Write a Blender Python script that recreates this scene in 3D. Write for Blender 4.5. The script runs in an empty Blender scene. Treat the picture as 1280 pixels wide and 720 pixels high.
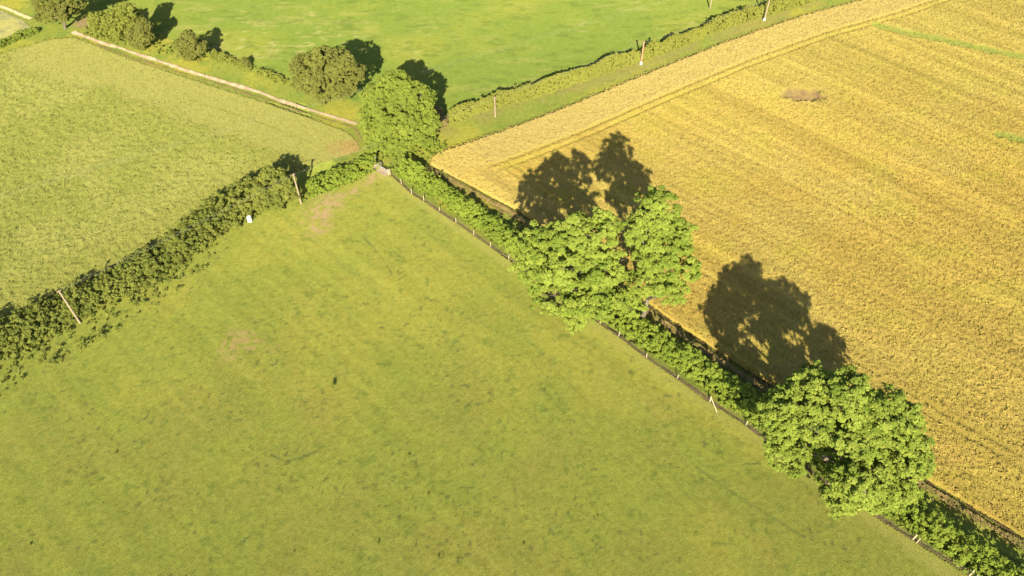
import bpy, math, random
import numpy as np
from mathutils import Vector

rng = np.random.default_rng(7)
random.seed(7)
sc = bpy.context.scene
COL = sc.collection

# ------------------------------------------------------------------ camera model
F, TH, CH = 985.0, math.radians(49.0), 100.0
S_, C_ = math.sin(TH), math.cos(TH)

def at(px, py, z=0.0):
    """where the sight line through a spot of the 1280x720 survey photo meets height z"""
    x = (px - 640) / F
    y = -(py - 360) / F
    dy, dz = C_ + y * S_, -S_ + y * C_
    t = (CH - z) / -dz
    return np.array([x * t, dy * t, z])

def depth_at(p):
    return p[1] * C_ + (CH - p[2]) * S_

SUN = at(648, 10) - np.array([0, 0, CH])          # direction the sunlight travels
SUN /= np.linalg.norm(SUN)

# ------------------------------------------------------------------ noise
def _h(ix, iy, seed):
    n = (ix.astype(np.int64) * 374761393 + iy.astype(np.int64) * 668265263 + seed * 1442695041) & 0x7fffffff
    n = ((n ^ (n >> 13)) * 1274126177) & 0x7fffffff
    n = (n ^ (n >> 16)) & 0xffff
    return n / 65535.0

def vnoise(x, y, seed=0):
    ix, iy = np.floor(x), np.floor(y)
    fx, fy = x - ix, y - iy
    fx = fx * fx * (3 - 2 * fx); fy = fy * fy * (3 - 2 * fy)
    a = _h(ix, iy, seed); b = _h(ix + 1, iy, seed); c = _h(ix, iy + 1, seed); d = _h(ix + 1, iy + 1, seed)
    return a + (b - a) * fx + (c - a) * fy + (a - b - c + d) * fx * fy

def fbm(x, y, seed=0, o=4):
    v = 0; a = 0.5; t = 0
    for i in range(o):
        v = v + a * vnoise(x, y, seed + i * 17); t += a
        x, y, a = x * 2.03 + 3.1, y * 2.03 + 1.7, a * 0.5
    return v / t

def sstep(a, b, x):
    t = np.clip((x - a) / (b - a), 0, 1)
    return t * t * (3 - 2 * t)

def lerp(a, b, t):
    return a + (np.asarray(b) - a) * t[..., None]

def in_poly(x, y, P):
    r = np.zeros(x.shape, bool); n = len(P); j = n - 1
    for i in range(n):
        xi, yi = P[i][0], P[i][1]; xj, yj = P[j][0], P[j][1]
        if yi != yj:
            r ^= ((yi > y) != (yj > y)) & (x < (xj - xi) * (y - yi) / (yj - yi) + xi)
        j = i
    return r

def seg_dist(x, y, P):
    d = np.full(x.shape, 1e9)
    for a, b in zip(P[:-1], P[1:]):
        ax, ay = a[0], a[1]; vx, vy = b[0] - ax, b[1] - ay
        t = np.clip(((x - ax) * vx + (y - ay) * vy) / (vx * vx + vy * vy), 0, 1)
        d = np.minimum(d, np.hypot(x - ax - t * vx, y - ay - t * vy))
    return d

def px_poly(pts):
    return [at(*p)[:2] for p in pts]

# ------------------------------------------------------------------ mesh helpers
def mesh_np(name, V, Q, col=None, tint=None):
    V = np.ascontiguousarray(V, np.float32); Q = np.ascontiguousarray(Q, np.int32)
    k = Q.shape[1]
    me = bpy.data.meshes.new(name)
    me.vertices.add(len(V)); me.vertices.foreach_set('co', V.ravel())
    me.loops.add(Q.size); me.loops.foreach_set('vertex_index', Q.ravel())
    me.polygons.add(len(Q)); me.polygons.foreach_set('loop_start', np.arange(0, Q.size, k, dtype=np.int32))
    if col is not None:
        a = me.attributes.new('col', 'FLOAT_COLOR', 'POINT')
        c4 = np.ones((len(V), 4), np.float32); c4[:, :3] = col
        a.data.foreach_set('color', c4.ravel())
    if tint is not None:
        a = me.attributes.new('tint', 'FLOAT', 'POINT')
        a.data.foreach_set('value', np.ascontiguousarray(tint, np.float32))
    me.update(calc_edges=True); me.validate()
    return me

class MB:
    """collects tubes and boxes for one mesh"""
    def __init__(s): s.v, s.f = [], []
    def tube(s, path, rad, n=7, cap=True):
        path = [Vector(p) for p in path]; base = len(s.v)
        for i, p in enumerate(path):
            d = (path[min(i + 1, len(path) - 1)] - path[max(i - 1, 0)]).normalized()
            a = d.orthogonal().normalized() if abs(d.z) < .9 else Vector((1, 0, 0))
            a = (a - d * a.dot(d)).normalized(); b = d.cross(a)
            for k in range(n):
                t = 2 * math.pi * k / n
                s.v.append(p + (a * math.cos(t) + b * math.sin(t)) * rad[i])
        for i in range(len(path) - 1):
            for k in range(n):
                s.f.append((base + i * n + k, base + i * n + (k + 1) % n, base + (i + 1) * n + (k + 1) % n, base + (i + 1) * n + k))
        if cap:
            s.f.append(tuple(base + k for k in range(n))[::-1]); e = base + (len(path) - 1) * n
            s.f.append(tuple(e + k for k in range(n)))
        return s
    def box(s, c, ax, ay, az):
        c, ax, ay, az = map(Vector, (c, ax, ay, az)); b = len(s.v)
        for i in (-1, 1):
            for j in (-1, 1):
                for k in (-1, 1): s.v.append(c + ax * i + ay * j + az * k)
        for q in ((0, 1, 3, 2), (4, 6, 7, 5), (0, 4, 5, 1), (2, 3, 7, 6), (0, 2, 6, 4), (1, 5, 7, 3)):
            s.f.append(tuple(b + i for i in q))
        return s
    def build(s, name, mat, parent=None, smooth=False, bevel=0):
        me = bpy.data.meshes.new(name); me.from_pydata([tuple(v) for v in s.v], [], s.f); me.update()
        return link(name, me, mat, parent, smooth, bevel)

def link(name, me, mat, parent=None, smooth=False, bevel=0):
    for m in (mat if isinstance(mat, (list, tuple)) else [mat]): me.materials.append(m)
    if smooth: me.polygons.foreach_set('use_smooth', np.ones(len(me.polygons), bool))
    o = bpy.data.objects.new(name, me); COL.objects.link(o)
    if parent is not None: o.parent = parent
    if bevel:
        b = o.modifiers.new('bevel', 'BEVEL'); b.width = bevel; b.segments = 2
    return o

def tag(o, label=None, cat=None, group=None, kind=None):
    if label: o['label'] = label
    if cat: o['category'] = cat
    if group: o['group'] = group
    if kind: o['kind'] = kind
    return o

def empty(name, loc, label, cat, group=None):
    o = bpy.data.objects.new(name, None); COL.objects.link(o)
    o.location = loc; o.empty_display_size = .5
    return tag(o, label, cat, group)

# ------------------------------------------------------------------ materials
def nodes(name):
    m = bpy.data.materials.new(name); m.use_nodes = True
    nt = m.node_tree; nt.nodes.clear()
    out = nt.nodes.new('ShaderNodeOutputMaterial')
    return m, nt, out

def ground_mat(name, scale=2.0, amt=.35, bump=.25, bscale=6.0, stretch=(1, 1, 1), rot=0.0, speck=None):
    """rough vegetation: colour of the sheet times fine mottling, with a bump"""
    m, nt, out = nodes(name); N = nt.nodes; L = nt.links
    at_ = N.new('ShaderNodeAttribute'); at_.attribute_name = 'col'
    geo = N.new('ShaderNodeNewGeometry'); mp = N.new('ShaderNodeMapping')
    mp.inputs['Rotation'].default_value[2] = rot; mp.inputs['Scale'].default_value = stretch
    L.new(geo.outputs['Position'], mp.inputs['Vector'])
    n1 = N.new('ShaderNodeTexNoise'); n1.inputs['Scale'].default_value = scale; n1.inputs['Detail'].default_value = 6; n1.inputs['Roughness'].default_value = .7
    L.new(mp.outputs[0], n1.inputs['Vector'])
    mr = N.new('ShaderNodeMapRange'); mr.inputs[1].default_value = .3; mr.inputs[2].default_value = .7
    mr.inputs[3].default_value = 1 - amt; mr.inputs[4].default_value = 1 + amt
    L.new(n1.outputs['Fac'], mr.inputs[0])
    mul = N.new('ShaderNodeVectorMath'); mul.operation = 'SCALE'
    L.new(at_.outputs['Color'], mul.inputs[0]); L.new(mr.outputs[0], mul.inputs['Scale'])
    src = mul.outputs[0]
    if speck:
        n2 = N.new('ShaderNodeTexNoise'); n2.inputs['Scale'].default_value = speck[0]; n2.inputs['Detail'].default_value = 3
        L.new(mp.outputs[0], n2.inputs['Vector'])
        m2 = N.new('ShaderNodeMapRange'); m2.inputs[1].default_value = speck[1]; m2.inputs[2].default_value = speck[1] + .07
        L.new(n2.outputs['Fac'], m2.inputs[0])
        mx = N.new('ShaderNodeMix'); mx.data_type = 'RGBA'
        L.new(m2.outputs[0], mx.inputs[0]); L.new(src, mx.inputs[6]); mx.inputs[7].default_value = (*speck[2], 1)
        src = mx.outputs[2]
    d = N.new('ShaderNodeBsdfDiffuse'); d.inputs['Roughness'].default_value = 1.0
    L.new(src, d.inputs['Color'])
    nb = N.new('ShaderNodeTexNoise'); nb.inputs['Scale'].default_value = bscale; nb.inputs['Detail'].default_value = 5; nb.inputs['Roughness'].default_value = .65
    L.new(mp.outputs[0], nb.inputs['Vector'])
    bp = N.new('ShaderNodeBump'); bp.inputs['Strength'].default_value = bump; bp.inputs['Distance'].default_value = .3
    L.new(nb.outputs['Fac'], bp.inputs['Height']); L.new(bp.outputs[0], d.inputs['Normal'])
    L.new(d.outputs[0], out.inputs[0])
    return m

def leaf_mat(name, dark, light, trans=.15):
    m, nt, out = nodes(name); N = nt.nodes; L = nt.links
    at_ = N.new('ShaderNodeAttribute'); at_.attribute_name = 'tint'
    mx = N.new('ShaderNodeMix'); mx.data_type = 'RGBA'
    mx.inputs[6].default_value = (*dark, 1); mx.inputs[7].default_value = (*light, 1)
    L.new(at_.outputs['Fac'], mx.inputs[0])
    d = N.new('ShaderNodeBsdfDiffuse'); d.inputs['Roughness'].default_value = .5
    t = N.new('ShaderNodeBsdfTranslucent'); ms = N.new('ShaderNodeMixShader'); ms.inputs[0].default_value = trans
    L.new(mx.outputs[2], d.inputs[0]); L.new(mx.outputs[2], t.inputs[0])
    L.new(d.outputs[0], ms.inputs[1]); L.new(t.outputs[0], ms.inputs[2]); L.new(ms.outputs[0], out.inputs[0])
    return m

def plain_mat(name, a, b, scale=8., rough=.85, stretch=(1, 1, 1), bump=.2):
    m, nt, out = nodes(name); N = nt.nodes; L = nt.links
    tc = N.new('ShaderNodeTexCoord'); mp = N.new('ShaderNodeMapping'); mp.inputs['Scale'].default_value = stretch
    L.new(tc.outputs['Object'], mp.inputs[0])
    n1 = N.new('ShaderNodeTexNoise'); n1.inputs['Scale'].default_value = scale; n1.inputs['Detail'].default_value = 5
    L.new(mp.outputs[0], n1.inputs['Vector'])
    cr = N.new('ShaderNodeValToRGB'); cr.color_ramp.elements[0].color = (*a, 1); cr.color_ramp.elements[1].color = (*b, 1)
    cr.color_ramp.elements[0].position = .3; cr.color_ramp.elements[1].position = .7
    L.new(n1.outputs['Fac'], cr.inputs[0])
    p = N.new('ShaderNodeBsdfPrincipled'); p.inputs['Roughness'].default_value = rough
    bp = N.new('ShaderNodeBump'); bp.inputs['Strength'].default_value = bump; bp.inputs['Distance'].default_value = .02
    L.new(n1.outputs['Fac'], bp.inputs['Height']); L.new(bp.outputs[0], p.inputs['Normal'])
    L.new(cr.outputs[0], p.inputs['Base Color']); L.new(p.outputs[0], out.inputs[0])
    return m

M_MEADOW = ground_mat('pasture_grass', 6.0, .3, .55, 8.0)
M_FAR = ground_mat('far_grass', 1.0, .16, .3, 2.2, (1, 1.7, 1))
M_VERGE = ground_mat('rough_grass', 1.3, .22, .5, 3.0)
M_CROP = ground_mat('leafy_crop', 2.2, .22, .6, 3.2)
M_WHEAT = ground_mat('ripe_wheat', 5.0, .28, .5, 7.0)
M_DIRT = ground_mat('dirt', 2.5, .25, .3, 5.0)
M_BLADE = ground_mat('crop_blades', 5.0, .2, .0, 5.0)
M_BARK = plain_mat('bark', (.10, .08, .055), (.22, .18, .13), 3., stretch=(1, 1, .25))
M_WOOD = plain_mat('pole_wood', (.25, .19, .12), (.40, .31, .2), 2.5, stretch=(4, 4, .3))
M_REDWOOD = plain_mat('tarred_wood', (.32, .16, .09), (.5, .3, .18), 2.5, stretch=(4, 4, .3))
M_POST = plain_mat('pale_post_wood', (.36, .30, .19), (.52, .44, .29), 6., stretch=(4, 4, .4))
M_WIRE = plain_mat('rusty_wire', (.13, .09, .06), (.22, .17, .12), 20.)
M_CABLE = plain_mat('cable', (.45, .45, .42), (.55, .55, .52), 20., rough=.5)
M_WHITE = plain_mat('white_plastic', (.74, .73, .68), (.84, .83, .78), 4., rough=.5)
M_GREY = plain_mat('galvanised', (.30, .27, .22), (.42, .38, .32), 5., rough=.5)
M_STONE = plain_mat('stone', (.34, .31, .27), (.52, .48, .43), 2.)
M_PORC = plain_mat('porcelain', (.3, .16, .1), (.36, .2, .13), 4., rough=.3)

ASH = leaf_mat('leaf_bright', (.125, .178, .025), (.275, .325, .056))
SYC = leaf_mat('leaf_mid_green', (.122, .158, .025), (.215, .256, .044))
OAK = leaf_mat('leaf_olive', (.115, .122, .03), (.185, .19, .045))
SCRUB = leaf_mat('leaf_scrub', (.145, .165, .03), (.23, .245, .05))
HEDGE = leaf_mat('leaf_hedge', (.13, .18, .025), (.24, .295, .045))
THORN = leaf_mat('leaf_thorn', (.115, .132, .028), (.22, .237, .05))
DRY = leaf_mat('leaf_dry', (.22, .16, .06), (.36, .27, .11))
DULL = leaf_mat('leaf_dull_verge', (.195, .2, .042), (.245, .25, .05))
WEED = leaf_mat('leaf_weed', (.11, .14, .025), (.22, .24, .045))
RUST = leaf_mat('leaf_reddish', (.15, .12, .05), (.25, .20, .08))

# ------------------------------------------------------------------ foliage
def puffs(cen, rad, outw, leaf=.3, dens=55., flat=.7, tint0=None, up=.35):
    """clusters of small leaf faces round the given twig ends"""
    cen = np.asarray(cen, float); rad = np.asarray(rad, float); outw = np.asarray(outw, float)
    n = np.maximum(6, (dens * rad ** 2).astype(int)); idx = np.repeat(np.arange(len(cen)), n); T = len(idx)
    d = rng.normal(size=(T, 3)) * .8 + outw[idx] * .9 + np.array([0, 0, .5])
    d /= np.linalg.norm(d, axis=1)[:, None]
    rr = rad[idx] * rng.uniform(.6, 1.0, T)
    P = cen[idx] + d * rr[:, None] * np.array([1, 1, flat])
    nrm = d * .7 + np.array([0, 0, up]) + rng.normal(size=(T, 3)) * .34
    nrm /= np.linalg.norm(nrm, axis=1)[:, None]
    a = np.cross(nrm, rng.normal(size=(T, 3))); a /= np.linalg.norm(a, axis=1)[:, None]
    b = np.cross(nrm, a)
    l = leaf * rng.uniform(.6, 1.35, T); w = l * rng.uniform(.45, .75, T)
    V = np.stack([P - a * l[:, None], P + b * w[:, None] - nrm * (l * .12)[:, None], P + a * l[:, None], P - b * w[:, None] - nrm * (l * .12)[:, None]], 1).reshape(-1, 3)
    t0 = rng.uniform(.1, .9, len(cen)) if tint0 is None else tint0
    t = np.clip(t0[idx] * .65 + rng.uniform(0, .4, T), 0, 1)
    return V, np.repeat(t, 4)

def leaf_mesh(name, V, t, mat, parent=None):
    V[:, 2] = np.maximum(V[:, 2], 0)
    return link(name, mesh_np(name, V, np.arange(len(V)).reshape(-1, 4), tint=t), mat, parent)

def fib(n):
    i = np.arange(n) + .5
    ph = math.pi * (1 + 5 ** .5) * i + rng.uniform(0, 6); z = 1 - 2 * i / n
    r = np.sqrt(1 - z * z)
    v = np.stack([r * np.cos(ph), r * np.sin(ph), z], 1) + rng.normal(size=(n, 3)) * .16
    return v / np.linalg.norm(v, axis=1)[:, None]

def tree(name, label, cat, base, lobes, mat, puff=.5, leaf=.19, spacing=1.0, dens=95., trunk_r=.4, flat=.7, bark=M_BARK, inner=.2, group=None, ragged=.1, lowcut=-.75, bough=1.2, sprays=13):
    """lobes: (px, py, height, radius in photo px, vertical squash)"""
    B = at(*base); root = empty(name, B, label, cat, group)
    Ls = []
    for (px, py, z, rp, zf) in lobes:
        c = at(px, py, z); r = rp / (F / depth_at(c)); Ls.append((c, np.array([r, r, r * zf])))
    cen, out, tin = [], [], []
    for i, (c, r) in enumerate(Ls):
        n = max(5, int(4 * math.pi * r[0] * r[0] * (.35 + .65 * r[2] / r[0]) / (math.pi * bough * bough) * spacing))
        d = fib(n); d = d[d[:, 2] > lowcut]
        k = 1 + rng.normal(size=len(d)) * ragged
        bc = c + d * (r - bough * .35) * k[:, None]
        keep = np.ones(len(bc), bool)
        for q, (c2, r2) in enumerate(Ls):
            if q != i: keep &= (((bc - c2) / (r2 * .78)) ** 2).sum(1) > 1
        bc, d = bc[keep], d[keep]
        m = int(n * inner); d2 = fib(max(m, 2)); p2 = c + d2 * r * rng.uniform(.25, .65, len(d2))[:, None]
        bc = np.concatenate([bc, p2]); d = np.concatenate([d, d2])
        for b0, dd in zip(bc, d):                        # each bough carries a domed spray of twig ends
            nb = dd * .65 + np.array([0, 0, .55]); nb /= np.linalg.norm(nb)
            t1 = np.cross(nb, rng.normal(size=3)); t1 /= np.linalg.norm(t1); t2 = np.cross(nb, t1)
            R0 = bough * rng.choice([.5, .75, .95, 1.15, 1.5]); mm = max(4, int(sprays * (R0 / bough) ** 2))
            rho = np.sqrt(rng.uniform(0, 1, mm)) * R0; an = rng.uniform(0, 2 * math.pi, mm); el = rng.uniform(.6, 1.1)
            h = -.4 * rho ** 2 / R0 + rng.normal(size=mm) * .16 * R0
            cen.append(b0 + t1 * (np.cos(an) * rho)[:, None] + t2 * (np.sin(an) * rho * el)[:, None] + nb * h[:, None])
            out.append(np.tile(nb, (mm, 1))); tin.append(np.clip(rng.uniform(.0, 1.) + rng.uniform(-.25, .25, mm), 0, 1))
    cen = np.concatenate(cen); out = np.concatenate(out); tin = np.concatenate(tin)
    ok = cen[:, 2] > .4; cen, out, tin = cen[ok], out[ok], tin[ok]
    rad = puff * rng.uniform(.4, 1.5, len(cen))
    V, t = puffs(cen, rad, out, leaf, dens, flat, tin)
    o = leaf_mesh('crown', V - B, t, mat, root)
    # trunk, limbs and twigs
    mb = MB(); top = np.mean([c for c, r in Ls], 0)
    fork = np.array([top[0] * .35 + B[0] * .65, top[1] * .35 + B[1] * .65, max(1.2, top[2] * .38)])
    mid = (B + fork) / 2 + np.array([.15, -.1, 0])
    mb.tube([B - B + [0, 0, -.2], B - B + [0, 0, .4], mid - B, fork - B], [trunk_r * 1.6, trunk_r * 1.1, trunk_r * .9, trunk_r * .75], 9)
    for c, r in Ls:
        e = c + np.array([0, 0, -.2 * r[2]]); q = fork * .45 + e * .55 + rng.normal(size=3) * .5
        mb.tube([fork - B, q - B, e - B], [trunk_r * .55, trunk_r * .36, trunk_r * .2], 6)
        for k in range(6):
            d = rng.normal(size=3) + [0, 0, .6]; d /= np.linalg.norm(d)
            p1 = e + d * r * .5 + rng.normal(size=3) * .2; p2 = e + d * r * .95
            mb.tube([e - B, p1 - B, p2 - B], [trunk_r * .18, trunk_r * .1, .03], 5, cap=False)
    mb.build('trunk', bark, root, smooth=True)
    return root

def along(P, s):
    P = np.asarray(P, float); seg = np.linalg.norm(np.diff(P, axis=0), axis=1); cum = np.concatenate([[0], np.cumsum(seg)])
    i = np.clip(np.searchsorted(cum, s, 'right') - 1, 0, len(seg) - 1)
    t = (s - cum[i]) / seg[i]
    p = P[i] + (P[i + 1] - P[i]) * t[:, None]; d = (P[i + 1] - P[i]) / seg[i][:, None]
    return p, d, cum[-1]

def hedge(name, label, cat, P, width, height, mat, puff=.6, leaf=.24, dens=70., cover=1.0, gaps=0., seed=1, group=None, wander=.0, ragged=.2):
    """a hedge along P; width and height may vary with position 0..1"""
    P = np.asarray([p[:2] for p in P]); _, _, Ltot = along(P, np.array([0.]))
    W = width if callable(width) else (lambda t: np.full_like(t, width)); Hh = height if callable(height) else (lambda t: np.full_like(t, height))
    wm = float(np.mean(W(np.linspace(0, 1, 20)))); hm = float(np.mean(Hh(np.linspace(0, 1, 20))))
    n = int(Ltot * (wm + 1.6 * hm) / (puff * puff * 1.1) * cover)
    s = rng.uniform(0, Ltot, n); p, d, _ = along(P, s); t = s / Ltot
    nx, ny = -d[:, 1], d[:, 0]
    phi = rng.uniform(0.0, math.pi, n)
    mod = .52 + .95 * fbm(s / 3., s * 0 + 3.3, seed, 3); w = W(t) * .5 * (.85 + .3 * vnoise(s / 4., s * 0 + 9.1, seed + 3)); h = Hh(t) * mod
    if gaps: 
        g = vnoise(s / 5., s * 0 + .7, seed + 9); keep = g > gaps
    else: keep = np.ones(n, bool)
    shell = np.where(rng.uniform(size=n) < .78, 1, rng.uniform(.3, .8, n)) * (1 + rng.normal(size=n) * ragged * .5)
    off = np.cos(phi) * w * shell; z = np.maximum(.12, np.sin(phi) ** .8 * (h - puff * .4) * shell)
    off = off + wander * (fbm(s / 9, s * 0 + 5, seed + 4) - .5) * 2
    cen = np.stack([p[:, 0] + nx * off, p[:, 1] + ny * off, z], 1)[keep]
    out = np.stack([nx * np.cos(phi), ny * np.cos(phi), np.sin(phi)], 1)[keep]
    B = np.array([*P.mean(0), 0.])
    rad = puff * rng.uniform(.55, 1.35, len(cen))
    tint0 = np.clip(fbm(cen[:, 0] / 4, cen[:, 1] / 4, seed + 2) * 1.6 - .35 + rng.uniform(-.15, .15, len(cen)), 0, 1)
    V, tt = puffs(cen, rad, out, leaf, dens, .8, tint0)
    o = leaf_mesh(name, V - B, tt, mat); o.location = B
    return tag(o, label, cat, group)

GAIN = np.array([.71, .71, .80])
# ------------------------------------------------------------------ ground sheets
def sheet(name, poly, res, zf, cf, mat, z0=0., drop_edge=False, kind='structure', tone=(1, 1, 1)):
    P = np.array(poly); x0, y0 = P.min(0); x1, y1 = P.max(0)
    nx, ny = int((x1 - x0) / res) + 2, int((y1 - y0) / res) + 2
    gx, gy = np.meshgrid(x0 + np.arange(nx) * res, y0 + np.arange(ny) * res, indexing='ij')
    jx = (rng.uniform(size=gx.shape) - .5) * res * .5; jy = (rng.uniform(size=gx.shape) - .5) * res * .5
    gx = gx + jx; gy = gy + jy
    inside = in_poly(gx, gy, P)
    cell = inside[:-1, :-1] & inside[1:, :-1] & inside[:-1, 1:] & inside[1:, 1:]
    id_ = np.arange(nx * ny).reshape(nx, ny)
    Q = np.stack([id_[:-1, :-1], id_[1:, :-1], id_[1:, 1:], id_[:-1, 1:]], -1)[cell]
    used, inv = np.unique(Q, return_inverse=True); Q = inv.reshape(Q.shape)
    X, Y = gx.ravel()[used], gy.ravel()[used]
    Z = z0 + zf(X, Y)
    if drop_edge:
        full = np.zeros((nx, ny), bool); full[1:-1, 1:-1] = cell[:-1, :-1] & cell[1:, :-1] & cell[:-1, 1:] & cell[1:, 1:]
        Z = np.where(full.ravel()[used], Z, .02)
    o = link(name, mesh_np(name, np.stack([X, Y, Z], 1), Q, col=cf(X, Y) * GAIN * np.array(tone)), mat, smooth=True)
    return tag(o, kind=kind)

def blades(name, poly, per_m2, length, width, zf, cf, mat, lean=.5, tiltup=.9, dirbias=None, parent=None, keepf=None, tone=(1, 1, 1)):
    P = np.array(poly); x0, y0 = P.min(0); x1, y1 = P.max(0)
    n = int((x1 - x0) * (y1 - y0) * per_m2)
    X = rng.uniform(x0, x1, n); Y = rng.uniform(y0, y1, n)
    ins = in_poly(X, Y, P) 
    if keepf is not None: ins &= keepf(X, Y)
    X, Y = X[ins], Y[ins]; n = len(X); Z = zf(X, Y)
    ang = rng.uniform(0, 2 * math.pi, n)
    if dirbias is not None: ang = dirbias + rng.normal(size=n) * .7
    up = rng.uniform(.15, tiltup, n)
    d = np.stack([np.cos(ang) * (1 - up * .6), np.sin(ang) * (1 - up * .6), up], 1); d /= np.linalg.norm(d, axis=1)[:, None]
    sd = np.cross(d, rng.normal(size=(n, 3))); sd /= np.linalg.norm(sd, axis=1)[:, None]
    l = length * rng.uniform(.6, 1.4, n)[:, None]; w = width * rng.uniform(.6, 1.4, n)[:, None]
    B = np.stack([X, Y, Z], 1)
    V = np.stack([B - sd * w * .6, B + sd * w * .6, B + d * l * .6 + sd * w, B + d * l - np.array([0, 0, .25]) * l * lean], 1)
    V2 = V.reshape(-1, 3)
    c = cf(X, Y) * GAIN * np.array(tone) * rng.uniform(.58, 1.5, n)[:, None]
    o = link(name, mesh_np(name, V2, np.arange(4 * n).reshape(-1, 4), col=np.repeat(c, 4, axis=0)), mat)
    return o

f1, f3 = at(549, 265), at(887, 503)
U = (f3 - f1) / np.linalg.norm(f3 - f1); NN = np.array([-U[1], U[0], 0.])
def uo(u, o): return f1 + U * u + NN * o             # along / across the long fence
def to_uo(x, y): return (x - f1[0]) * U[0] + (y - f1[1]) * U[1], (x - f1[0]) * NN[0] + (y - f1[1]) * NN[1]

FENCE_PX = [(488, 219), (502, 231), (515, 243), (530, 252), (549, 265), (570, 279), (592, 294), (613, 309), (636, 325), (665, 346), (694, 366), (722, 386), (750, 405), (773, 421), (808, 448), (846, 474), (887, 503), (932, 532), (975, 566), (1035, 606), (1090, 643), (1140, 675), (1211, 720), (1290, 770)]
FENCE = [at(*p) for p in FENCE_PX]

def nothing(x, y): return np.zeros_like(x)

# base ground to the horizon
def base_col(x, y):
    c = np.tile(np.array([.17, .22, .035]), (len(x), 1))
    return lerp(c, [.24, .25, .05], fbm(x / 60, y / 60, 5))
g = 60.
xs = np.linspace(-3000, 3000, 101); gx, gy = np.meshgrid(xs, xs + 100, indexing='ij')
ii = np.arange(101 * 101).reshape(101, 101)
Vb = np.stack([gx.ravel(), gy.ravel(), np.full(gx.size, -.3)], 1)
tag(link('ground', mesh_np('ground', Vb, np.stack([ii[:-1, :-1], ii[1:, :-1], ii[1:, 1:], ii[:-1, 1:]], -1).reshape(-1, 4), col=base_col(gx.ravel(), gy.ravel())), M_VERGE), kind='structure')

# verges
def verge_col(x, y):
    c = np.tile(np.array([.20, .245, .028]), (len(x), 1))
    c = lerp(c, [.30, .30, .030], sstep(.45, .7, fbm(x / 9, y / 9, 11)) * .8)
    c = lerp(c, [.15, .22, .025], sstep(.55, .75, fbm(x / 3, y / 3, 21)) * .7)
    dh = seg_dist(x, y, VH)
    c = lerp(c, [.225, .22, .04], sstep(5.5, 1.2, dh) * sstep(.25, .55, fbm(x / 5, y / 5, 33)) * .85)
    rp = np.hypot((x - RED[0]) / 3.5, (y - RED[1]) / 3.)
    c = lerp(c, [.27, .18, .07], sstep(1.1, .5, rp) * .7)
    return c
VHPX = [(560, 146), (580, 137), (640, 117), (690, 104), (745, 84), (800, 66), (850, 48), (905, 25), (955, 10), (985, 1), (1100, -36)]
VH = [at(px, py + 12)[:2] for px, py in VHPX]
RED = at(108, 29)
VPOLY = px_poly([(-160, 130), (-200, -120), (1300, -120), (1300, 60), (700, 220), (620, 330), (1450, 800), (1350, 880), (640, 380), (440, 250), (380, 130)])
def rough_z(x, y): return .12 * fbm(x / 1.3, y / 1.3, 41) + .1 * fbm(x / .5, y / .5, 42, 2)
sheet('grass_verge', VPOLY, .35, lambda x, y: rough_z(x, y), verge_col, M_VERGE, 0., tone=(.97, .9, 1.4))

# pasture in front
MPOLY = px_poly([(-220, 565), (0, 445), (120, 372), (370, 245), (468, 208)]) + [p[:2] for p in FENCE] + px_poly([(1420, 850), (1420, 960), (-220, 960)])
def mk(px, py): return at(px, py)[:2]
TRK = [[mk(455, 298), mk(475, 320), mk(490, 343)], [mk(458, 345), mk(470, 358)], [mk(470, 435), mk(482, 460)], [mk(552, 420), mk(575, 450), mk(600, 480)], [mk(545, 300), mk(700, 470), mk(880, 640)],
       [mk(870, 585), mk(920, 620), mk(1005, 672)], [mk(340, 569), mk(352, 577), mk(372, 575), mk(395, 566)], [mk(700, 500), mk(770, 560), mk(860, 640)], [mk(760, 490), mk(820, 540)], [mk(545, 405), mk(640, 525)], [mk(590, 390), mk(690, 500)]]
def soilmask(x, y):
    w = (fbm(x / 2.2, y / 2.2, 71) - .5) * 2
    m = np.zeros_like(x)
    for (px, py, a, b, r) in [(405, 262, 5.2, 3.0, 1.0), (398, 285, 2.6, 2.6, 0)]:
        q = at(px, py); ca, sa = math.cos(r), math.sin(r); X, Y = x - q[0], y - q[1]
        u, v = X * ca + Y * sa, -X * sa + Y * ca
        m = np.maximum(m, sstep(1.25, .35, np.hypot(u / a, v / b) + w * .7))
    d = seg_dist(x, y, [mk(478, 216), mk(458, 231), mk(430, 247), mk(408, 268)])
    m = np.maximum(m, sstep(1.7, .3, d + w * .8) * .9)
    return m
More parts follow.
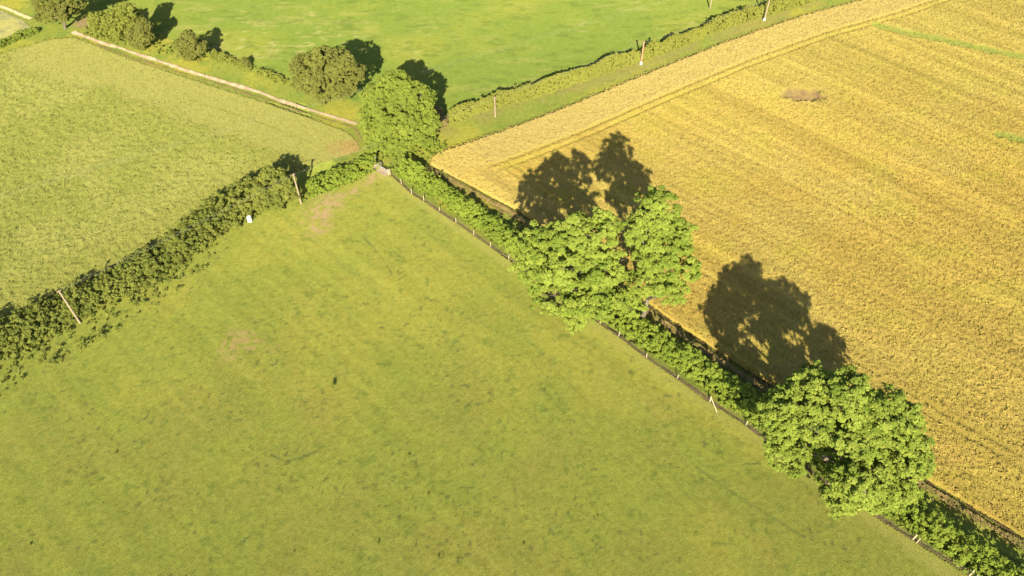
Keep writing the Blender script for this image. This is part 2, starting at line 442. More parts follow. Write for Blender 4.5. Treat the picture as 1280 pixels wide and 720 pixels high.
def meadow_col(x, y):
    c = np.tile(np.array([.225, .235, .030]), (len(x), 1))
    c = lerp(c, [.275, .255, .034], sstep(.4, .65, fbm(x / 14, y / 14, 51)) * .8)
    c = lerp(c, [.225, .185, .035], sstep(.45, .75, fbm(x / 7 + 9, y / 7, 52)) * sstep(95, 60, y) * .3)
    c = lerp(c, [.175, .215, .028], sstep(.5, .75, fbm(to_uo(x, y)[0] / 7, to_uo(x, y)[1] / 1.7, 53)) * .3)
    c = lerp(c, [.115, .155, .022], sstep(.64, .76, fbm(x / 1.1, y / .8, 54)) * .5)
    c = c * (1 + (vnoise(x / .42, y / .3, 59) - .5) * .3)[:, None]
    c = lerp(c, [.075, .085, .025], sstep(.8, .9, vnoise(x / .5, y / .45, 55)) * sstep(.42, .6, fbm(x / 6, y / 6, 56)) * .6)
    for i, t in enumerate(TRK):
        wob = vnoise(x / 1.2, y / 1.2, 80 + i)
        c = lerp(c, [.10, .12, .025], sstep(.3, .08, seg_dist(x, y, t)) * (.2 + .8 * wob) * (.9 if i in (0, 5, 6) else .32))
    # faint mowing and wheel lines along the fence
    u, o = to_uo(x, y)
    st = sstep(.6, .95, vnoise(o / .9, u * .015, 61)) * sstep(.45, .7, fbm(u / 14, o / 5, 62))
    c = lerp(c, [.165, .185, .028], st * .4)
    st = vnoise(o / 1.1 + 5, u * .02, 63) + .6 * vnoise(o / .5, u * .05, 64)
    c = c * (1 + (st - .8) * .13 * sstep(.3, .6, fbm(u / 25, o / 14, 65)))[:, None]
    c = lerp(c, [.31, .285, .05], sstep(1.9, .4, np.abs(o + .4)) * .6)
    q = at(305, 430); X, Y = x - q[0], y - q[1]
    pm = sstep(1.3, .4, np.hypot(X / 4.5, Y / 3.) + (fbm(x / 1.5, y / 1.5, 72) - .5) * 1.6)
    c = lerp(c, [.32, .23, .065], pm * sstep(.3, .7, fbm(x / .7, y / .7, 75)) * .9)
    c = lerp(c, [.34, .24, .08], soilmask(x, y) * sstep(.25, .75, fbm(x / .7, y / .7, 74)) * 1.1)
    return c
MZ = .15
sheet('pasture', MPOLY, .24, lambda x, y: .035 * fbm(x / .7, y / .7, 57, 3) + .1 * fbm(x / 6, y / 6, 58, 2), meadow_col, M_MEADOW, MZ, tone=(1.16, 1.19, 1.58))
tag(blades('pasture_blades', MPOLY, 9, .16, .035, lambda x, y: MZ + .02 + nothing(x, y), meadow_col, M_BLADE, .6, .7, tone=(1.16, 1.19, 1.58)), kind='stuff')

# far pasture
FPOLY = px_poly([(582, 136), (640, 116), (690, 103), (745, 83), (800, 65), (850, 47), (905, 24), (955, 9), (985, 0), (1110, -40), (1110, -125), (-60, -125), (60, -30), (128, 10), (190, 44), (262, 66), (320, 90), (380, 110), (480, 140), (555, 150)])
def far_col(x, y):
    c = np.tile(np.array([.165, .265, .028]), (len(x), 1))
    c = lerp(c, [.235, .305, .032], sstep(.4, .66, fbm(x / 22, y / 16, 91)) * .7)
    st = sstep(.56, .72, fbm(x / 5.5, y / 2.0, 92)) * sstep(.42, .6, fbm(x / 30 + 4, y / 24, 93))
    c = lerp(c, [.34, .36, .075], st * .3)
    st3 = sstep(.6, .74, fbm(x / 2.4, y / .8, 96)) * sstep(.38, .55, fbm(x / 26, y / 20 + 4, 97))
    c = lerp(c, [.36, .39, .09], st3 * .6)
    st2 = sstep(.58, .74, fbm(x / 3.0 + 7, y / 1.1, 94))
    c = lerp(c, [.11, .185, .022], st2 * .55)
    return c
sheet('far_pasture', FPOLY, .42, lambda x, y: .12 * fbm(x / 2.2, y / 1.1, 95, 3), far_col, M_FAR, .16, tone=(.97, .80, 1.3))

# crop on the left
CPOLY = px_poly([(-200, 495), (0, 410), (120, 345), (250, 280), (345, 225), (400, 205), (452, 190), (450, 178), (436, 164), (424, 160), (395, 149), (330, 127), (270, 108), (205, 87), (150, 68), (118, 55), (96, 47), (60, 50), (0, 68), (-200, 135)])
HEADL = [mk(*p) for p in [(60, 70), (170, 95), (330, 150), (460, 195)]]
def head_t(x, y): return sstep(9.5, 5.5, seg_dist(x, y, HEADL) + (fbm(x / 4, y / 4, 101) - .5) * 4)
def crop_col(x, y):
    c = np.tile(np.array([.262, .27, .058]), (len(x), 1))
    c = lerp(c, [.31, .305, .075], sstep(.42, .65, fbm(x / 12, y / 9, 102)) * .8)
    c = lerp(c, [.15, .19, .032], sstep(.52, .72, fbm(x / .8, y / .6, 103, 3)) * .42)
    h = head_t(x, y)
    c = lerp(c, [.30, .28, .075], h * .7)
    c = lerp(c, [.17, .18, .035], sstep(.4, .1, seg_dist(x, y, [mk(238, 126), mk(310, 149), mk(384, 177)])) * vnoise(x / 2, y / 2, 107) * .8)
    k = at(443, 188); r = np.hypot((x - k[0]) / 6, (y - k[1]) / 3) + (fbm(x / 2, y / 2, 105) - .5)
    c = lerp(c, [.34, .22, .08], sstep(1.1, .5, r) * .7)
    d = seg_dist(x, y, [mk(-20, 400), mk(120, 330), mk(250, 268), mk(345, 215)])
    c = lerp(c, [.27, .27, .06], sstep(6.5, 3.5, d) * .7)
    return c
def crop_z(x, y):
    h = 1 - head_t(x, y) * .75
    return .22 + h * (.3 * fbm(x / .7, y / .6, 104, 2) + .2 * vnoise(x / .4, y / .4, 106))
sheet('leafy_crop', CPOLY, .3, crop_z, crop_col, M_CROP, 0., drop_edge=True)
tag(blades('crop_leaves', CPOLY, 13, .34, .1, lambda x, y: crop_z(x, y) - .06, crop_col, M_BLADE, .9, .7, keepf=lambda x, y: head_t(x, y) < rng.uniform(.3, 1.6, len(x))), kind='stuff')

# small pale field in the top left corner
def corner_col(x, y):
    c = np.tile(np.array([.33, .31, .10]), (len(x), 1))
    return lerp(c, [.24, .23, .10], sstep(.5, .7, fbm(x / 4, y / 2, 111)))
sheet('pale_field', px_poly([(-160, -40), (0, 12), (30, 25), (44, 37), (0, 51), (-160, 108)]), .4, lambda x, y: .08 * fbm(x, y, 112), corner_col, M_VERGE, .17)
def strip(name, px, w, col, col2, mat, z, seed, res=.22, zamp=.05, wob=.5):
    P = [np.asarray(mk(*p)) if len(p) == 2 else np.asarray(p[:2]) for p in px]
    _, _, LT = along(P, np.array([0.])); ss = np.linspace(0, LT * .9999, max(3, int(LT / 1.6))); P = list(along(P, ss)[0])
    wv = w * (.7 + .6 * vnoise(ss / 2.2, ss * 0 + seed, seed)); wo = (vnoise(ss / 5., ss * 0 + 2.5, seed + 2) - .5) * w * wob
    L, R = [], []
    for i, p in enumerate(P):
        d = P[min(i + 1, len(P) - 1)] - P[max(i - 1, 0)]; d = d / np.linalg.norm(d); n = np.array([-d[1], d[0]])
        L.append(p + n * (wv[i] / 2 + wo[i])); R.append(p - n * (wv[i] / 2 - wo[i]))
    def cf(x, y):
        c = np.tile(np.array(col), (len(x), 1)); return lerp(c, col2, sstep(.4, .65, fbm(x / 1.1, y / 1.1, seed)))
    return sheet(name, L + R[::-1], res, lambda x, y: zamp * fbm(x / .8, y / .8, seed + 1), cf, mat, z)
TRACK = [(90, 41), (118, 51), (150, 62), (215, 83), (270, 100), (330, 119), (380, 136), (420, 148), (446, 157)]
strip('dirt_track', TRACK, 1.25, (.40, .30, .175), (.52, .41, .24), M_DIRT, .24, 121)
strip('track_edge_strip', [(x - 2, y + 5) for x, y in TRACK[1:]] + [(452, 176)], .7, (.2, .15, .06), (.24, .2, .06), M_DIRT, .23, 123)  # narrow darker brown strip along the crop side of the track
strip('dirt_path', [(-40, -4), (4, 10), (26, 19), (40, 25)], 1.2, (.55, .42, .22), (.5, .4, .2), M_DIRT, .29, 124)

# ripe wheat
WEDGE = [uo(-11, 7.6), uo(0, 8.9), uo(10, 9.9), uo(22, 10.6), uo(34, 9.6), uo(45, 8.6), uo(60, 8.7), uo(80, 9.6), uo(101, 11), uo(128, 12.2)]
WTOP = [(1250, -60), (1180, -32), (1090, -1), (1000, 23), (900, 58), (800, 98), (700, 140), (625, 168), (560, 190), (540, 198)]
WPOLY = [p[:2] for p in WEDGE] + px_poly([(1450, 760), (1480, -60)] + WTOP)
TOPLINE = [mk(*p) for p in WTOP]
def tram(x, y):
    """wheel lines: along the long fence every 15 m, and two round the headland"""
    u, o = to_uo(x, y); o2 = o - .045 * u
    ot = seg_dist(x, y, TOPLINE)
    m = np.zeros_like(x)
    wob = (fbm(u / 12, o * 0 + 2, 131) - .5) * 1.2
    for k in (17.2, 33.0, 49.0, 65.0, 81, 97, 113, 130):
        for s in (-.9, .9):
            m = np.maximum(m, sstep(.62, .2, np.abs(o2 - k + s + wob)) * sstep(8.2, 9.2, ot) * (.9 if k < 20 else .5) * (.45 + .55 * vnoise(u / 7, o * 0 + k, 132)))
    for s in (8.4, 10.2):
        m = np.maximum(m, sstep(.6, .2, np.abs(ot - s + wob * .4)) * sstep(14, 16, o2))
    return m
PATCH = at(1002, 122)
GSTRIP = [mk(1096, 35), mk(1125, 43), mk(1190, 56), mk(1285, 77), mk(1420, 110)]
GSTRIP2 = [mk(1246, 171), mk(1300, 184), mk(1400, 210)]
def patch_t(x, y): return sstep(1.15, .75, np.hypot((x - PATCH[0]) / 4.6, (y - PATCH[1]) / 2.3) + (fbm(x / 1.5, y / 1.5, 133) - .5) * .8)
def gs_t(x, y):
    w = (fbm(x / 2, y / 2, 134) - .5) * 1.4
    return np.maximum(sstep(1.7, .9, seg_dist(x, y, GSTRIP) + w), sstep(1.5, .8, seg_dist(x, y, GSTRIP2) + w))
def wheat_col(x, y):
    c = np.tile(np.array([.395, .28, .064]), (len(x), 1))
    c = lerp(c, [.40, .297, .074], sstep(.38, .64, fbm(x / 16, y / 12, 135)))
    c = lerp(c, [.385, .305, .058], sstep(.5, .7, fbm(x / 7 + 3, y / 5, 136)) * .6)
    ot = seg_dist(x, y, TOPLINE); u, o = to_uo(x, y)
    c = lerp(c, [.37, .295, .074], sstep(110, 170, y) * .7)
    c = lerp(c, [.405, .31, .1], sstep(9.2, 7.5, ot) * .85)
    c = lerp(c, [.50, .37, .09], sstep(98, 45, y) * sstep(8, 30, o) * .75)
    c = lerp(c, [.45, .33, .09], sstep(17, 14, o) * sstep(30, 10, u) * .8)
    streak = vnoise(o / .8, u / 30, 137) + .9 * vnoise(o / 2.6, u / 45, 138)
    c = c * (1 + (streak - .95) * .24 * sstep(8, 11, ot))[:, None]
    c = lerp(c, [.36, .27, .055], tram(x, y) * .45)
    c = lerp(c, [.25, .16, .08], patch_t(x, y) * (.55 + .45 * sstep(.3, .6, fbm(x / .9, y / .9, 145))))
    c = lerp(c, [.22, .19, .06], patch_t(x, y) * sstep(.2, -1.2, x - PATCH[0] + 3.0 + 2 * (fbm(x / 1.2, y / 1.2, 138) - .5)) * .8)
    c = lerp(c, [.24, .265, .055], gs_t(x, y) * .85)
    return c
def wheat_z(x, y):
    h = .5 + .22 * vnoise(x / .36, y / .3, 139) + .1 * fbm(x / 1.1, y / .8, 140, 2)
    low = np.maximum.reduce([tram(x, y) * .38, patch_t(x, y), gs_t(x, y) * .55])
    return .25 + h * (1 - low)
sheet('wheat_field', WPOLY, .2, wheat_z, wheat_col, M_WHEAT, .0, drop_edge=True, tone=(1.05, 1.09, 1.03))
def keepw(x, y): return (np.maximum.reduce([tram(x, y) * .8, patch_t(x, y), gs_t(x, y) * .5]) < rng.uniform(.2, 1., len(x))) & (np.hypot(x, y) < 230)
tag(blades('wheat_ears', WPOLY, 24, .38, .06, lambda x, y: wheat_z(x, y) - .04, lambda x, y: wheat_col(x, y) * 1.08, M_BLADE, .9, .8, keepf=keepw), kind='stuff')

# bare furrow at the wheat's edge, dry grass margin, brown strip below the fence
strip('furrow', [tuple(p - NN * .3) for p in WEDGE], .55, (.10, .07, .035), (.15, .105, .05), M_DIRT, .20, 151)
strip('dry_margin', [tuple(p - NN * 1.2) for p in WEDGE], 1.3, (.33, .235, .085), (.20, .18, .05), M_VERGE, .23, 153, zamp=.2)
strip('fence_strip', [tuple(p) for p in FENCE], .5, (.12, .085, .05), (.19, .13, .075), M_DIRT, .29, 155, res=.16, zamp=.06)

# ------------------------------------------------------------------ hedges
H1 = [at(-170, 505), at(0, 436), at(60, 402), at(130, 368), at(200, 330), at(260, 290), at(315, 255), at(350, 234)]
hedge('hedgerow', 'broad overgrown olive green hedgerow running along the left edge of the pasture', 'hedge', H1, lambda t: 7.8 - 2.2 * t, lambda t: 3.4 + .6 * np.sin(t * 9), THORN, puff=.45, leaf=.18, dens=92, cover=1.15, seed=3, ragged=.22)
H2 = [at(385, 240), at(420, 227), at(450, 215), at(470, 205)]
hedge('trimmed_hedge', 'short low green hedge between the overgrown hedgerow and the gate', 'hedge', H2, 3.2, 2.0, HEDGE, puff=.42, leaf=.18, dens=85, seed=5)
H3 = [at(505, 214)[:2], at(530, 226)[:2]] + [uo(u, 3.5)[:2] for u in (-6, 4, 14, 26)] + [uo(u, 3.0)[:2] for u in (38, 50, 58, 70)] + [uo(u, 3.4)[:2] for u in (84, 98, 125)]
hedge('field_hedge', 'long bright green hedge behind the post and wire fence beside the wheat', 'hedge', H3, lambda t: 2.8 + .5 * sstep(.3, .55, t), lambda t: 2.2 + .7 * sstep(.28, .5, t), HEDGE, puff=.5, leaf=.2, dens=85, seed=8, ragged=.35)
hedge('low_hedge', 'thin dull green hedge along the far side of the grass verge below the power poles', 'hedge', [at(px, py + 9)[:2] for px, py in VHPX], 1.8, 2.7, DULL, puff=.3, leaf=.15, dens=190, seed=12, gaps=.08, wander=.3, cover=1.4, ragged=.15)
hedge('scrub_hedge', 'scrappy gappy low hedge between the dirt track verge and the far pasture', 'hedge', [at(*p) for p in [(255, 68), (290, 78), (320, 91), (345, 100), (372, 110)]], 1.6, 1.1, SCRUB, puff=.4, leaf=.19, seed=15, gaps=.3)
hedge('boundary_hedge', 'short dark green hedge beside the small pale field in the top left corner', 'hedge', [at(*p) for p in [(-120, 98), (-40, 72), (0, 58), (25, 48), (46, 40)]], 1.8, 1.1, SYC, puff=.45, leaf=.2, seed=18)

# ------------------------------------------------------------------ trees and bushes
tree('tree', 'tall bright green tree at the lower right whose shadow alone fills a wheat patch', 'tree', (1085, 628),
     [(1022, 488, 19, 36, .85), (1062, 490, 21.5, 34, .8), (1105, 520, 19, 40, .8), (1132, 566, 14.5, 34, .8), (985, 512, 17, 30, .8), (986, 566, 11, 26, .7), (984, 532, 10, 27, .7), (1052, 542, 12, 28, .7), (1130, 532, 14, 24, .7), (1028, 548, 10, 24, .7), (1080, 546, 18, 33, .7), (1025, 520, 18, 24, .7), (1080, 598, 12, 38, .65), (1112, 600, 11, 34, .65), (1050, 618, 7, 26, .6), (975, 540, 13, 22, .7)],
     ASH, puff=.5, leaf=.2, trunk_r=.5, ragged=.1, inner=.32, spacing=1.05, bough=1.35, sprays=13, group='big trees in the field hedge')
tree('tree', 'broad bright green tree, left one of the touching pair in the middle of the hedge', 'tree', (722, 383),
     [(712, 292, 23, 34, .8), (748, 290, 22, 30, .8), (678, 305, 18.5, 30, .8), (672, 335, 14, 26, .7), (715, 330, 19, 36, .7), (755, 330, 18, 32, .7), (700, 365, 11, 32, .6), (745, 368, 12, 34, .6), (785, 372, 9, 24, .6), (728, 388, 6, 24, .6)],
     ASH, puff=.55, leaf=.22, trunk_r=.5, flat=.5, ragged=.17, inner=.26, spacing=.86, bough=1.5, sprays=12, group='big trees in the field hedge')
tree('tree', 'bright green tree, right one of the touching pair in the middle of the hedge', 'tree', (800, 405),
     [(822, 266, 24, 28, .9), (802, 285, 23.5, 25, .9), (842, 296, 20, 28, .9), (820, 318, 19, 28, .8), (847, 335, 15, 25, .8), (815, 350, 13, 26, .7), (840, 358, 11, 18, .7)],
     ASH, puff=.55, leaf=.21, trunk_r=.4, flat=.5, ragged=.15, inner=.26, spacing=.88, bough=1.4, sprays=12, group='big trees in the field hedge')
tree('tree', 'rounded fresh green tree standing beyond the field gate at the crossing of hedges', 'tree', (503, 178),
     [(493, 108, 13.5, 24, .8), (472, 120, 11.5, 20, .8), (520, 122, 12.5, 23, .8), (498, 140, 11, 30, .7), (530, 148, 8.5, 20, .8), (470, 150, 8, 22, .8), (495, 168, 5.5, 24, .7), (525, 166, 5, 18, .7), (474, 175, 3.5, 16, .7)],
     SYC, puff=.45, leaf=.2, trunk_r=.4, ragged=.07, spacing=1.2, inner=.2, bough=1.1)
tree('tree', 'broad dark olive tree left of the fresh green tree beside the dirt track', 'tree', (412, 120),
     [(402, 74, 14.5, 20, .8), (425, 76, 14.5, 20, .8), (382, 84, 11.5, 19, .8), (440, 90, 10.5, 17, .8), (408, 92, 11.5, 26, .7), (384, 102, 7, 18, .7), (428, 106, 6.5, 18, .7), (405, 112, 4, 16, .7)],
     OAK, puff=.45, leaf=.2, trunk_r=.45, ragged=.08, spacing=1.1, inner=.2, bough=1.15)
tree('bush', 'small rounded dark bush alone on the verge of the dirt track', 'bush', (238, 68),
     [(236, 48, 7.2, 11, .9), (228, 56, 4.6, 11, .8), (246, 58, 4.6, 10, .8), (237, 64, 2.6, 13, .7)],
     OAK, puff=.4, leaf=.18, trunk_r=.2, bough=.75, sprays=10)
tree('bush', 'tall dusty green bush in the thicket next to the dirt track, behind a darker one', 'bush', (152, 38),
     [(158, 14, 9.5, 12, .9), (142, 22, 6.5, 13, .8), (122, 24, 4.0, 12, .8), (150, 32, 4.5, 16, .7), (130, 38, 2.2, 12, .6), (168, 22, 7, 11, .8)],
     SCRUB, puff=.42, leaf=.18, trunk_r=.22, bough=.8, sprays=10, spacing=.9)
tree('bush', 'darker rounded bush at the right end of the thicket next to the dirt track', 'bush', (178, 54),
     [(179, 32, 6.8, 10, .9), (168, 40, 4.6, 11, .8), (182, 44, 4.2, 9, .8), (174, 48, 2.6, 12, .7)],
     OAK, puff=.4, leaf=.18, trunk_r=.2, bough=.75, sprays=10)
tree('tree', 'tree cut off by the top edge of the photo in the far left corner', 'tree', (82, 36),
     [(70, -22, 13, 22, .8), (88, -8, 11, 18, .8), (58, -4, 9.5, 18, .8), (74, 8, 8, 20, .7), (55, 16, 4.5, 12, .8), (90, 12, 6, 10, .8)],
     OAK, puff=.45, leaf=.2, trunk_r=.35, bough=1.0, sprays=12)
tree('bush', 'rounded tall bush at the top end of the overgrown hedgerow by a leaning pole', 'bush', (345, 248),
     [(338, 222, 5.2, 16, .8), (352, 228, 5.0, 15, .8), (325, 234, 4.2, 15, .8), (362, 238, 3.2, 12, .8), (345, 244, 2.6, 18, .7), (322, 252, 2, 14, .6)],
     THORN, puff=.42, leaf=.18, trunk_r=.18, bough=.9, sprays=11)
tree('bush', 'small reddish brown bush at the right foot of the fresh green tree', 'bush', (549, 156),
     [(546, 142, 3.4, 8, .9), (552, 150, 2., 8, .8)], RUST, puff=.35, leaf=.17, trunk_r=.1, bough=.55, sprays=8)
tree('bush', 'low dull bush close by the rounded dark bush on the track verge', 'bush', (266, 72),
     [(266, 67, 1.2, 7, .8), (275, 72, .8, 6, .7)], SCRUB, puff=.3, leaf=.16, trunk_r=.06, bough=.45, sprays=7)
tree('bush', 'tiny dark bush sticking up from the scrappy hedge by the far pasture', 'bush', (306, 82),
     [(306, 77, 1.8, 5, 1.1)], OAK, puff=.3, leaf=.16, trunk_r=.06, bough=.45, sprays=7)
tree('bush', 'dark round bush standing out in the thin hedge near the right power pole', 'bush', (922, 22),
     [(922, 18, 1.5, 7, .8), (918, 21, 1., 5, .8)], OAK, puff=.3, leaf=.16, trunk_r=.08, bough=.5, sprays=8)
tree('bush', 'small bramble bush at the pasture foot of the touching tree pair', 'bush', (690, 392),
     [(686, 384, 1.4, 9, .8), (678, 372, 1.2, 8, .8), (695, 390, .8, 7, .7)], WEED, puff=.3, leaf=.16, trunk_r=.06, bough=.5, sprays=8)

# ------------------------------------------------------------------ rank weeds, uncountable
def weeds(name, line, halfw, n, r, mat, seed, hmax=.6, leaf=.18, dens=60):
    P = np.asarray([p[:2] for p in line]); _, _, L = along(P, np.array([0.]))
    s = rng.uniform(0, L, n); p, d, _ = along(P, s); off = rng.uniform(-1, 1, n) * halfw
    cen = np.stack([p[:, 0] - d[:, 1] * off, p[:, 1] + d[:, 0] * off, rng.uniform(.2, hmax, n)], 1)
    out = np.tile(np.array([0, 0, 1.]), (n, 1))
    V, t = puffs(cen, r * rng.uniform(.5, 1.4, n), out, leaf, dens, 1.1)
    V[:, 2] += .12
    o = leaf_mesh(name, V, t, mat); return tag(o, kind='stuff')
weeds('nettles', [at(-30, 500), at(60, 448), at(130, 408), at(200, 366), at(272, 310)], 2.6, 150, .5, THORN, 1, .55)
weeds('verge_weeds', [at(478, 190), at(520, 192), at(560, 185)], 3., 130, .45, HEDGE, 2, .5)
weeds('hedge_weeds', [tuple(uo(u, 2.1)) for u in (-16, 10, 40, 58, 90, 125)], 1.1, 900, .36, HEDGE, 3, .45)
weeds('thicket_weeds', [at(105, 38), at(150, 50), at(200, 62), at(255, 76)], 2.4, 160, .45, SCRUB, 4, .5)
weeds('margin_weeds', [tuple(p - NN * 1.7) for p in WEDGE], .8, 1100, .2, DRY, 5, .26, leaf=.11)
weeds('edge_weeds', [at(*p) for p in [(560, 192), (625, 170), (700, 142), (800, 100), (900, 60), (1000, 25), (1090, 1)]], .5, 260, .25, WEED, 6, .25)
weeds('gate_weeds', [at(375, 252), at(430, 232), at(462, 217)], .8, 90, .3, HEDGE, 7, .3)

# weed clumps standing alone in the pasture
def clump(px, py, r, h, mat, label, name='weed_clump', cat='weed'):
    b = at(px, py, MZ); root = b + [0, 0, .05]
    n = int(70 + 120 * r); a = rng.uniform(0, 6.28, n); q = np.abs(rng.normal(size=n)) * r * .55
    B = np.stack([np.cos(a) * q * .12, np.sin(a) * q * .12, np.zeros(n)], 1)
    d = np.stack([np.cos(a) * (q / h) * 1.4, np.sin(a) * (q / h) * 1.4, np.ones(n) * .9], 1) + rng.normal(size=(n, 3)) * .22
    d /= np.linalg.norm(d, axis=1)[:, None]; sd = np.cross(d, rng.normal(size=(n, 3))); sd /= np.linalg.norm(sd, axis=1)[:, None]
    l = (h * .85 * rng.uniform(.3, 1.1, n) * np.exp(-q / r))[:, None]; wd = rng.uniform(.012, .04, n)[:, None]
    V = np.stack([B - sd * wd, B + sd * wd, B + d * l * .7 + sd * wd * 1.2, B + d * l], 1).reshape(-1, 3)
    o = leaf_mesh(name, V, np.repeat(rng.uniform(0, 1, n), 4), mat); o.location = root
    return tag(o, label, cat, 'weed clumps in the pasture')
clump(417, 484, .75, 1.7, SCRUB, 'tall yellowish weed clump alone near the middle of the pasture, the biggest one')
for px, py, r, h, lab in [(146, 566, .4, .55, 'dark weed tuft alone far left of all the other tufts in the pasture'),
                          (512, 570, .36, .6, 'upright thin weed tuft right of the curved mark in the pasture'),
                          (536, 618, .55, .5, 'wide dark weed tuft in the low middle of the pasture'),
                          (474, 678, .34, .6, 'narrow weed tuft at the bottom of the pasture, left one of two narrow tufts'),
                          (549, 696, .36, .6, 'narrow weed tuft at the bottom of the pasture, right one of two narrow tufts'),
                          (655, 680, .7, .35, 'broad brownish grass tussock near the bottom edge of the photo'),
                          (747, 645, .35, .35, 'small dark green tuft to the right of the brownish tussock'),
                          (39, 680, .5, .4, 'green weed tuft in the bottom left corner of the pasture'),
                          (368, 690, .35, .35, 'small green tuft left of the narrow tufts at the bottom of the pasture'),
                          (448, 317, .4, .35, 'small tuft in the upper pasture below the bare soil patch'),
                          (352, 388, .4, .3, 'small tuft right of the reddish patch in the left pasture')]:
    clump(px, py, r, h, WEED, lab)
def tufts():
    n = 1500; X, Y = rng.uniform(-75, 75, n), rng.uniform(35, 112, n)
    k = in_poly(X, Y, np.array(MPOLY)) & (fbm(X / 9, Y / 9, 161) > .42 + .12 * sstep(60, 100, Y)); X, Y = X[k], Y[k]; n = len(X)
    cen = np.stack([X, Y, np.full(n, MZ + .1)], 1)
    V, t = puffs(cen, rng.uniform(.06, .2, n), np.tile([0, 0, 1.], (n, 1)), .05, 160, .7)
    tag(leaf_mesh('grass_tufts', V, t, WEED), kind='stuff')
tufts()

# ------------------------------------------------------------------ fence along the pasture
root = empty('wire_fence', f1, 'long fence of pale wooden posts and wire between the pasture and the field hedge', 'fence')
gp = FENCE
for i, p in enumerate(gp):
    q = p - f1; strong = i in (0, 16, 21, 22)
    r = .11 if strong else .08; h = 1.55 if strong else 1.3
    lean = rng.normal(size=2) * .05
    mb = MB().tube([(q[0], q[1], 0), (q[0] + lean[0], q[1] + lean[1], h), (q[0] + lean[0], q[1] + lean[1], h + .05)], [r, r * .95, r * .5], 8)
    mb.build('post', M_POST, root)
    if strong and i:
        t = -NN * .25
        if i == 16: e = U * 2.0 - NN * .9
        else: e = U * .55 - NN * .15
        MB().tube([q + np.array([0, 0, h * .8]) if i == 16 else q + e + [0, 0, 0], q + e + ([0, 0, .1] if i == 16 else [0, 0, h])], [.08, .08], 7).build('strut', M_POST, root)
wm = MB()
for z in (.35, .65, .95, 1.2):
    for a, b in zip(gp[:-1], gp[1:]):
        wm.tube([a - f1 + [0, 0, z], (a + b) / 2 - f1 + [0, 0, z - .02], b - f1 + [0, 0, z]], [.012] * 3, 4, cap=False)
wm.build('wire', M_WIRE, root)

# gate at the top corner of the pasture
ga, gb = at(469, 209), at(486, 219)
gd = (gb - ga) / np.linalg.norm(gb - ga); gl = np.linalg.norm(gb - ga)
root = empty('field_gate', ga, 'pale barred field gate at the top corner of the pasture', 'gate')
for q in (0, gl):
    MB().tube([gd * q, gd * q + [0, 0, 1.45], gd * q + [0, 0, 1.52]], [.13, .12, .06], 8).build('gate_post', M_POST, root)
for z in (.3, .5, .7, .92, 1.16):
    MB().box(gd * gl / 2 + [0, 0, z], gd * (gl / 2 - .2), np.cross(gd, [0, 0, 1]) * .03, (0, 0, .055)).build('rail', M_GREY, root)
for q in (.2, gl / 2, gl - .2):
    MB().box(gd * q + [0, 0, .73] + np.cross(gd, [0, 0, 1]) * .055, gd * .05, np.cross(gd, [0, 0, 1]) * .022, (0, 0, .5)).build('upright', M_GREY, root)
strip('gateway_stone', [(464, 206), (474, 212), (486, 220)], 1.7, (.34, .26, .16), (.44, .35, .24), M_DIRT, .29, 171, zamp=.06)
b = at(475, 207); root = empty('boulder', b, 'rounded pale grey boulder lying just behind the field gate', 'boulder')
bm_v, bm_f = [], []
MBs = MB()
for k in range(8):
    t = k / 7; rr = .55 * math.sin(math.pi * min(1, .08 + t * .9)) ** .6 * (1 + .1 * math.sin(k * 2.3))
    MBs.v += [Vector((math.cos(a) * rr * (1 + .15 * math.sin(a * 3 + k)), math.sin(a) * rr * (1 + .12 * math.cos(a * 2)), .9 * t)) for a in np.linspace(0, 2 * math.pi, 12, endpoint=False)]
for i in range(7):
    for k in range(12): MBs.f.append((i * 12 + k, i * 12 + (k + 1) % 12, (i + 1) * 12 + (k + 1) % 12, (i + 1) * 12 + k))
MBs.f.append(tuple(range(84, 96))); o = MBs.build('rock', M_STONE, root, smooth=True)
b = at(470, 204); root = empty('marker_post', b, 'dark post with a white top at the gate end of the short low hedge', 'post')
MB().tube([(0, 0, 0), (0, 0, 1.3)], [.12, .11], 8).build('shaft', M_WIRE, root)
MB().tube([(0, 0, 1.3), (0, 0, 1.75), (0, 0, 1.8)], [.2, .2, .12], 10).build('white_cap', M_WHITE, root)

# white feed container by the hedgerow
b = at(313, 277, MZ); root = empty('feed_container', b + [0, 0, .05], 'upright white container standing on the grass against the hedgerow', 'container')
MB().box((0, 0, .58), (.36, .07, 0), (-.05, .3, 0), (0, 0, .57)).build('tub', M_WHITE, root, bevel=.06)
MB().box((.0, 0, 1.22), (.29, .05, 0), (-.04, .23, 0), (0, 0, .065)).build('lid', M_WHITE, root, bevel=.03)
MB().tube([(0, 0, 1.285), (0, 0, 1.4)], [.12, .1], 10).build('cap', M_WHITE, root)

# ------------------------------------------------------------------ power poles
def pole(px, py, h, label, mat=M_WOOD, marker=False, r=.16, tilt=(0, 0)):
    B = at(px, py); root = empty('power_pole', B, label, 'utility pole', 'wooden power poles')
    top = Vector((tilt[0], tilt[1], h))
    MB().tube([(0, 0, 0), top * .5, top, top + Vector((0, 0, .08))], [r, r * .9, r * .78, r * .3], 10).build('shaft', mat, root, smooth=False)
    for s in (-1, 1):
        e = top + Vector((s * .22 * NN[0], s * .22 * NN[1], -.25))
        MB().tube([e, e + Vector((0, 0, .1)), e + Vector((0, 0, .22)), e + Vector((0, 0, .3))], [.03, .08, .09, .03], 8).build('insulator', M_PORC, root)
        MB().tube([top + Vector((0, 0, -.28)), e], [.03, .03], 6).build('pin', M_WIRE, root)
    if marker:
        MB().tube([(0, 0, .15), (0, 0, .75)], [r * 1.5, r * 1.35], 10).build('base_collar', M_WHITE, root)
    return B + np.array([top.x, top.y, h])
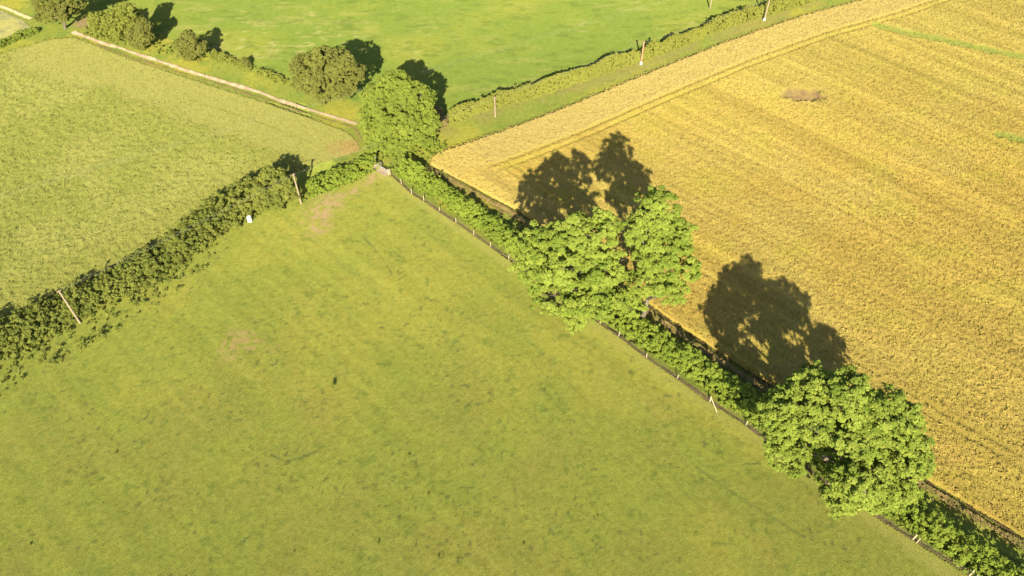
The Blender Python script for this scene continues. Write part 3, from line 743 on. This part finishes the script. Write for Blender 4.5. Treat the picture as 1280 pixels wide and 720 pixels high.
tops = [pole(101, 405, 8.2, 'pale pole leaning out of the overgrown hedgerow at the lower left', tilt=(.0, 0)),
        pole(377, 256, 7.4, 'pole at the top end of the hedgerow beside the rounded tall bush'),
        pole(619, 147, 5.0, 'pole on the grass verge nearest the fresh green tree'),
        pole(801, 81, 5.6, 'reddish brown pole with white foot on the verge in front of the thin hedge', M_REDWOOD, True, .2),
        pole(955, 26, 5.6, 'pale pole with white foot at the right, cut off by the top edge', M_WOOD, True, .19)]
far_top = pole(887, 12, 6.2, 'pale pole standing in the far pasture beyond the thin hedge', M_WOOD, False, .17)
dl = np.array([-.883, -.469]); end = far_top[:2] + dl * 172
def wires(label, tops, n, gap, sag, rad):
    root = empty('power_line', tops[0], label, 'power line', None)
    for k in range(n):
        w = MB(); s = k - (n - 1) / 2
        for a, b in zip(tops[:-1], tops[1:]):
            d = (b - a)[:2] / np.linalg.norm((b - a)[:2]); o = np.array([-d[1] * s * gap, d[0] * s * gap, .03])
            pts = [a + (b - a) * t + o - [0, 0, 4 * sag * t * (1 - t)] - tops[0] for t in np.linspace(0, 1, 17)]
            w.tube(pts, [rad] * 17, 4, cap=False)
        w.build('wire', M_CABLE, root)
wires('pair of hair thin wires strung from pole to pole past the gate corner', tops, 2, .44, .4, .004)
wires('three pale wires crossing in front of the shadow of the fresh green tree', [far_top, np.array([end[0], end[1], 6.2])], 3, .55, .3, .003)

# ------------------------------------------------------------------ light, sky, camera
w = bpy.data.worlds.new('World'); sc.world = w; w.use_nodes = True
nt = w.node_tree; bg = nt.nodes['Background']; sky = nt.nodes.new('ShaderNodeTexSky')
sky.sky_type = 'NISHITA'; sky.sun_disc = False
sky.sun_elevation = math.asin(-SUN[2]); sky.sun_rotation = math.atan2(-SUN[0], -SUN[1])
nt.links.new(sky.outputs[0], bg.inputs[0]); bg.inputs[1].default_value = .08
sun = bpy.data.lights.new('sun', 'SUN'); sun.energy = 4.6; sun.angle = math.radians(.53); sun.color = (1.0, .915, .66)
so = bpy.data.objects.new('sun', sun); COL.objects.link(so); so.location = (0, -200, 150)
so.rotation_euler = Vector(SUN).to_track_quat('-Z', 'Y').to_euler()

cam = bpy.data.cameras.new('camera'); cam.sensor_width = 36; cam.lens = F / 1280 * 36; cam.clip_end = 8000; cam.clip_start = .5
co = bpy.data.objects.new('camera', cam); COL.objects.link(co); co.location = (0, 0, CH); co.rotation_euler = (math.radians(90 - 49), 0, 0)
sc.camera = co
vs = sc.view_settings; vs.view_transform = 'Standard'; vs.look = 'None'; vs.gamma = 1; vs.exposure = 1.26
sc.cycles.max_bounces = 5
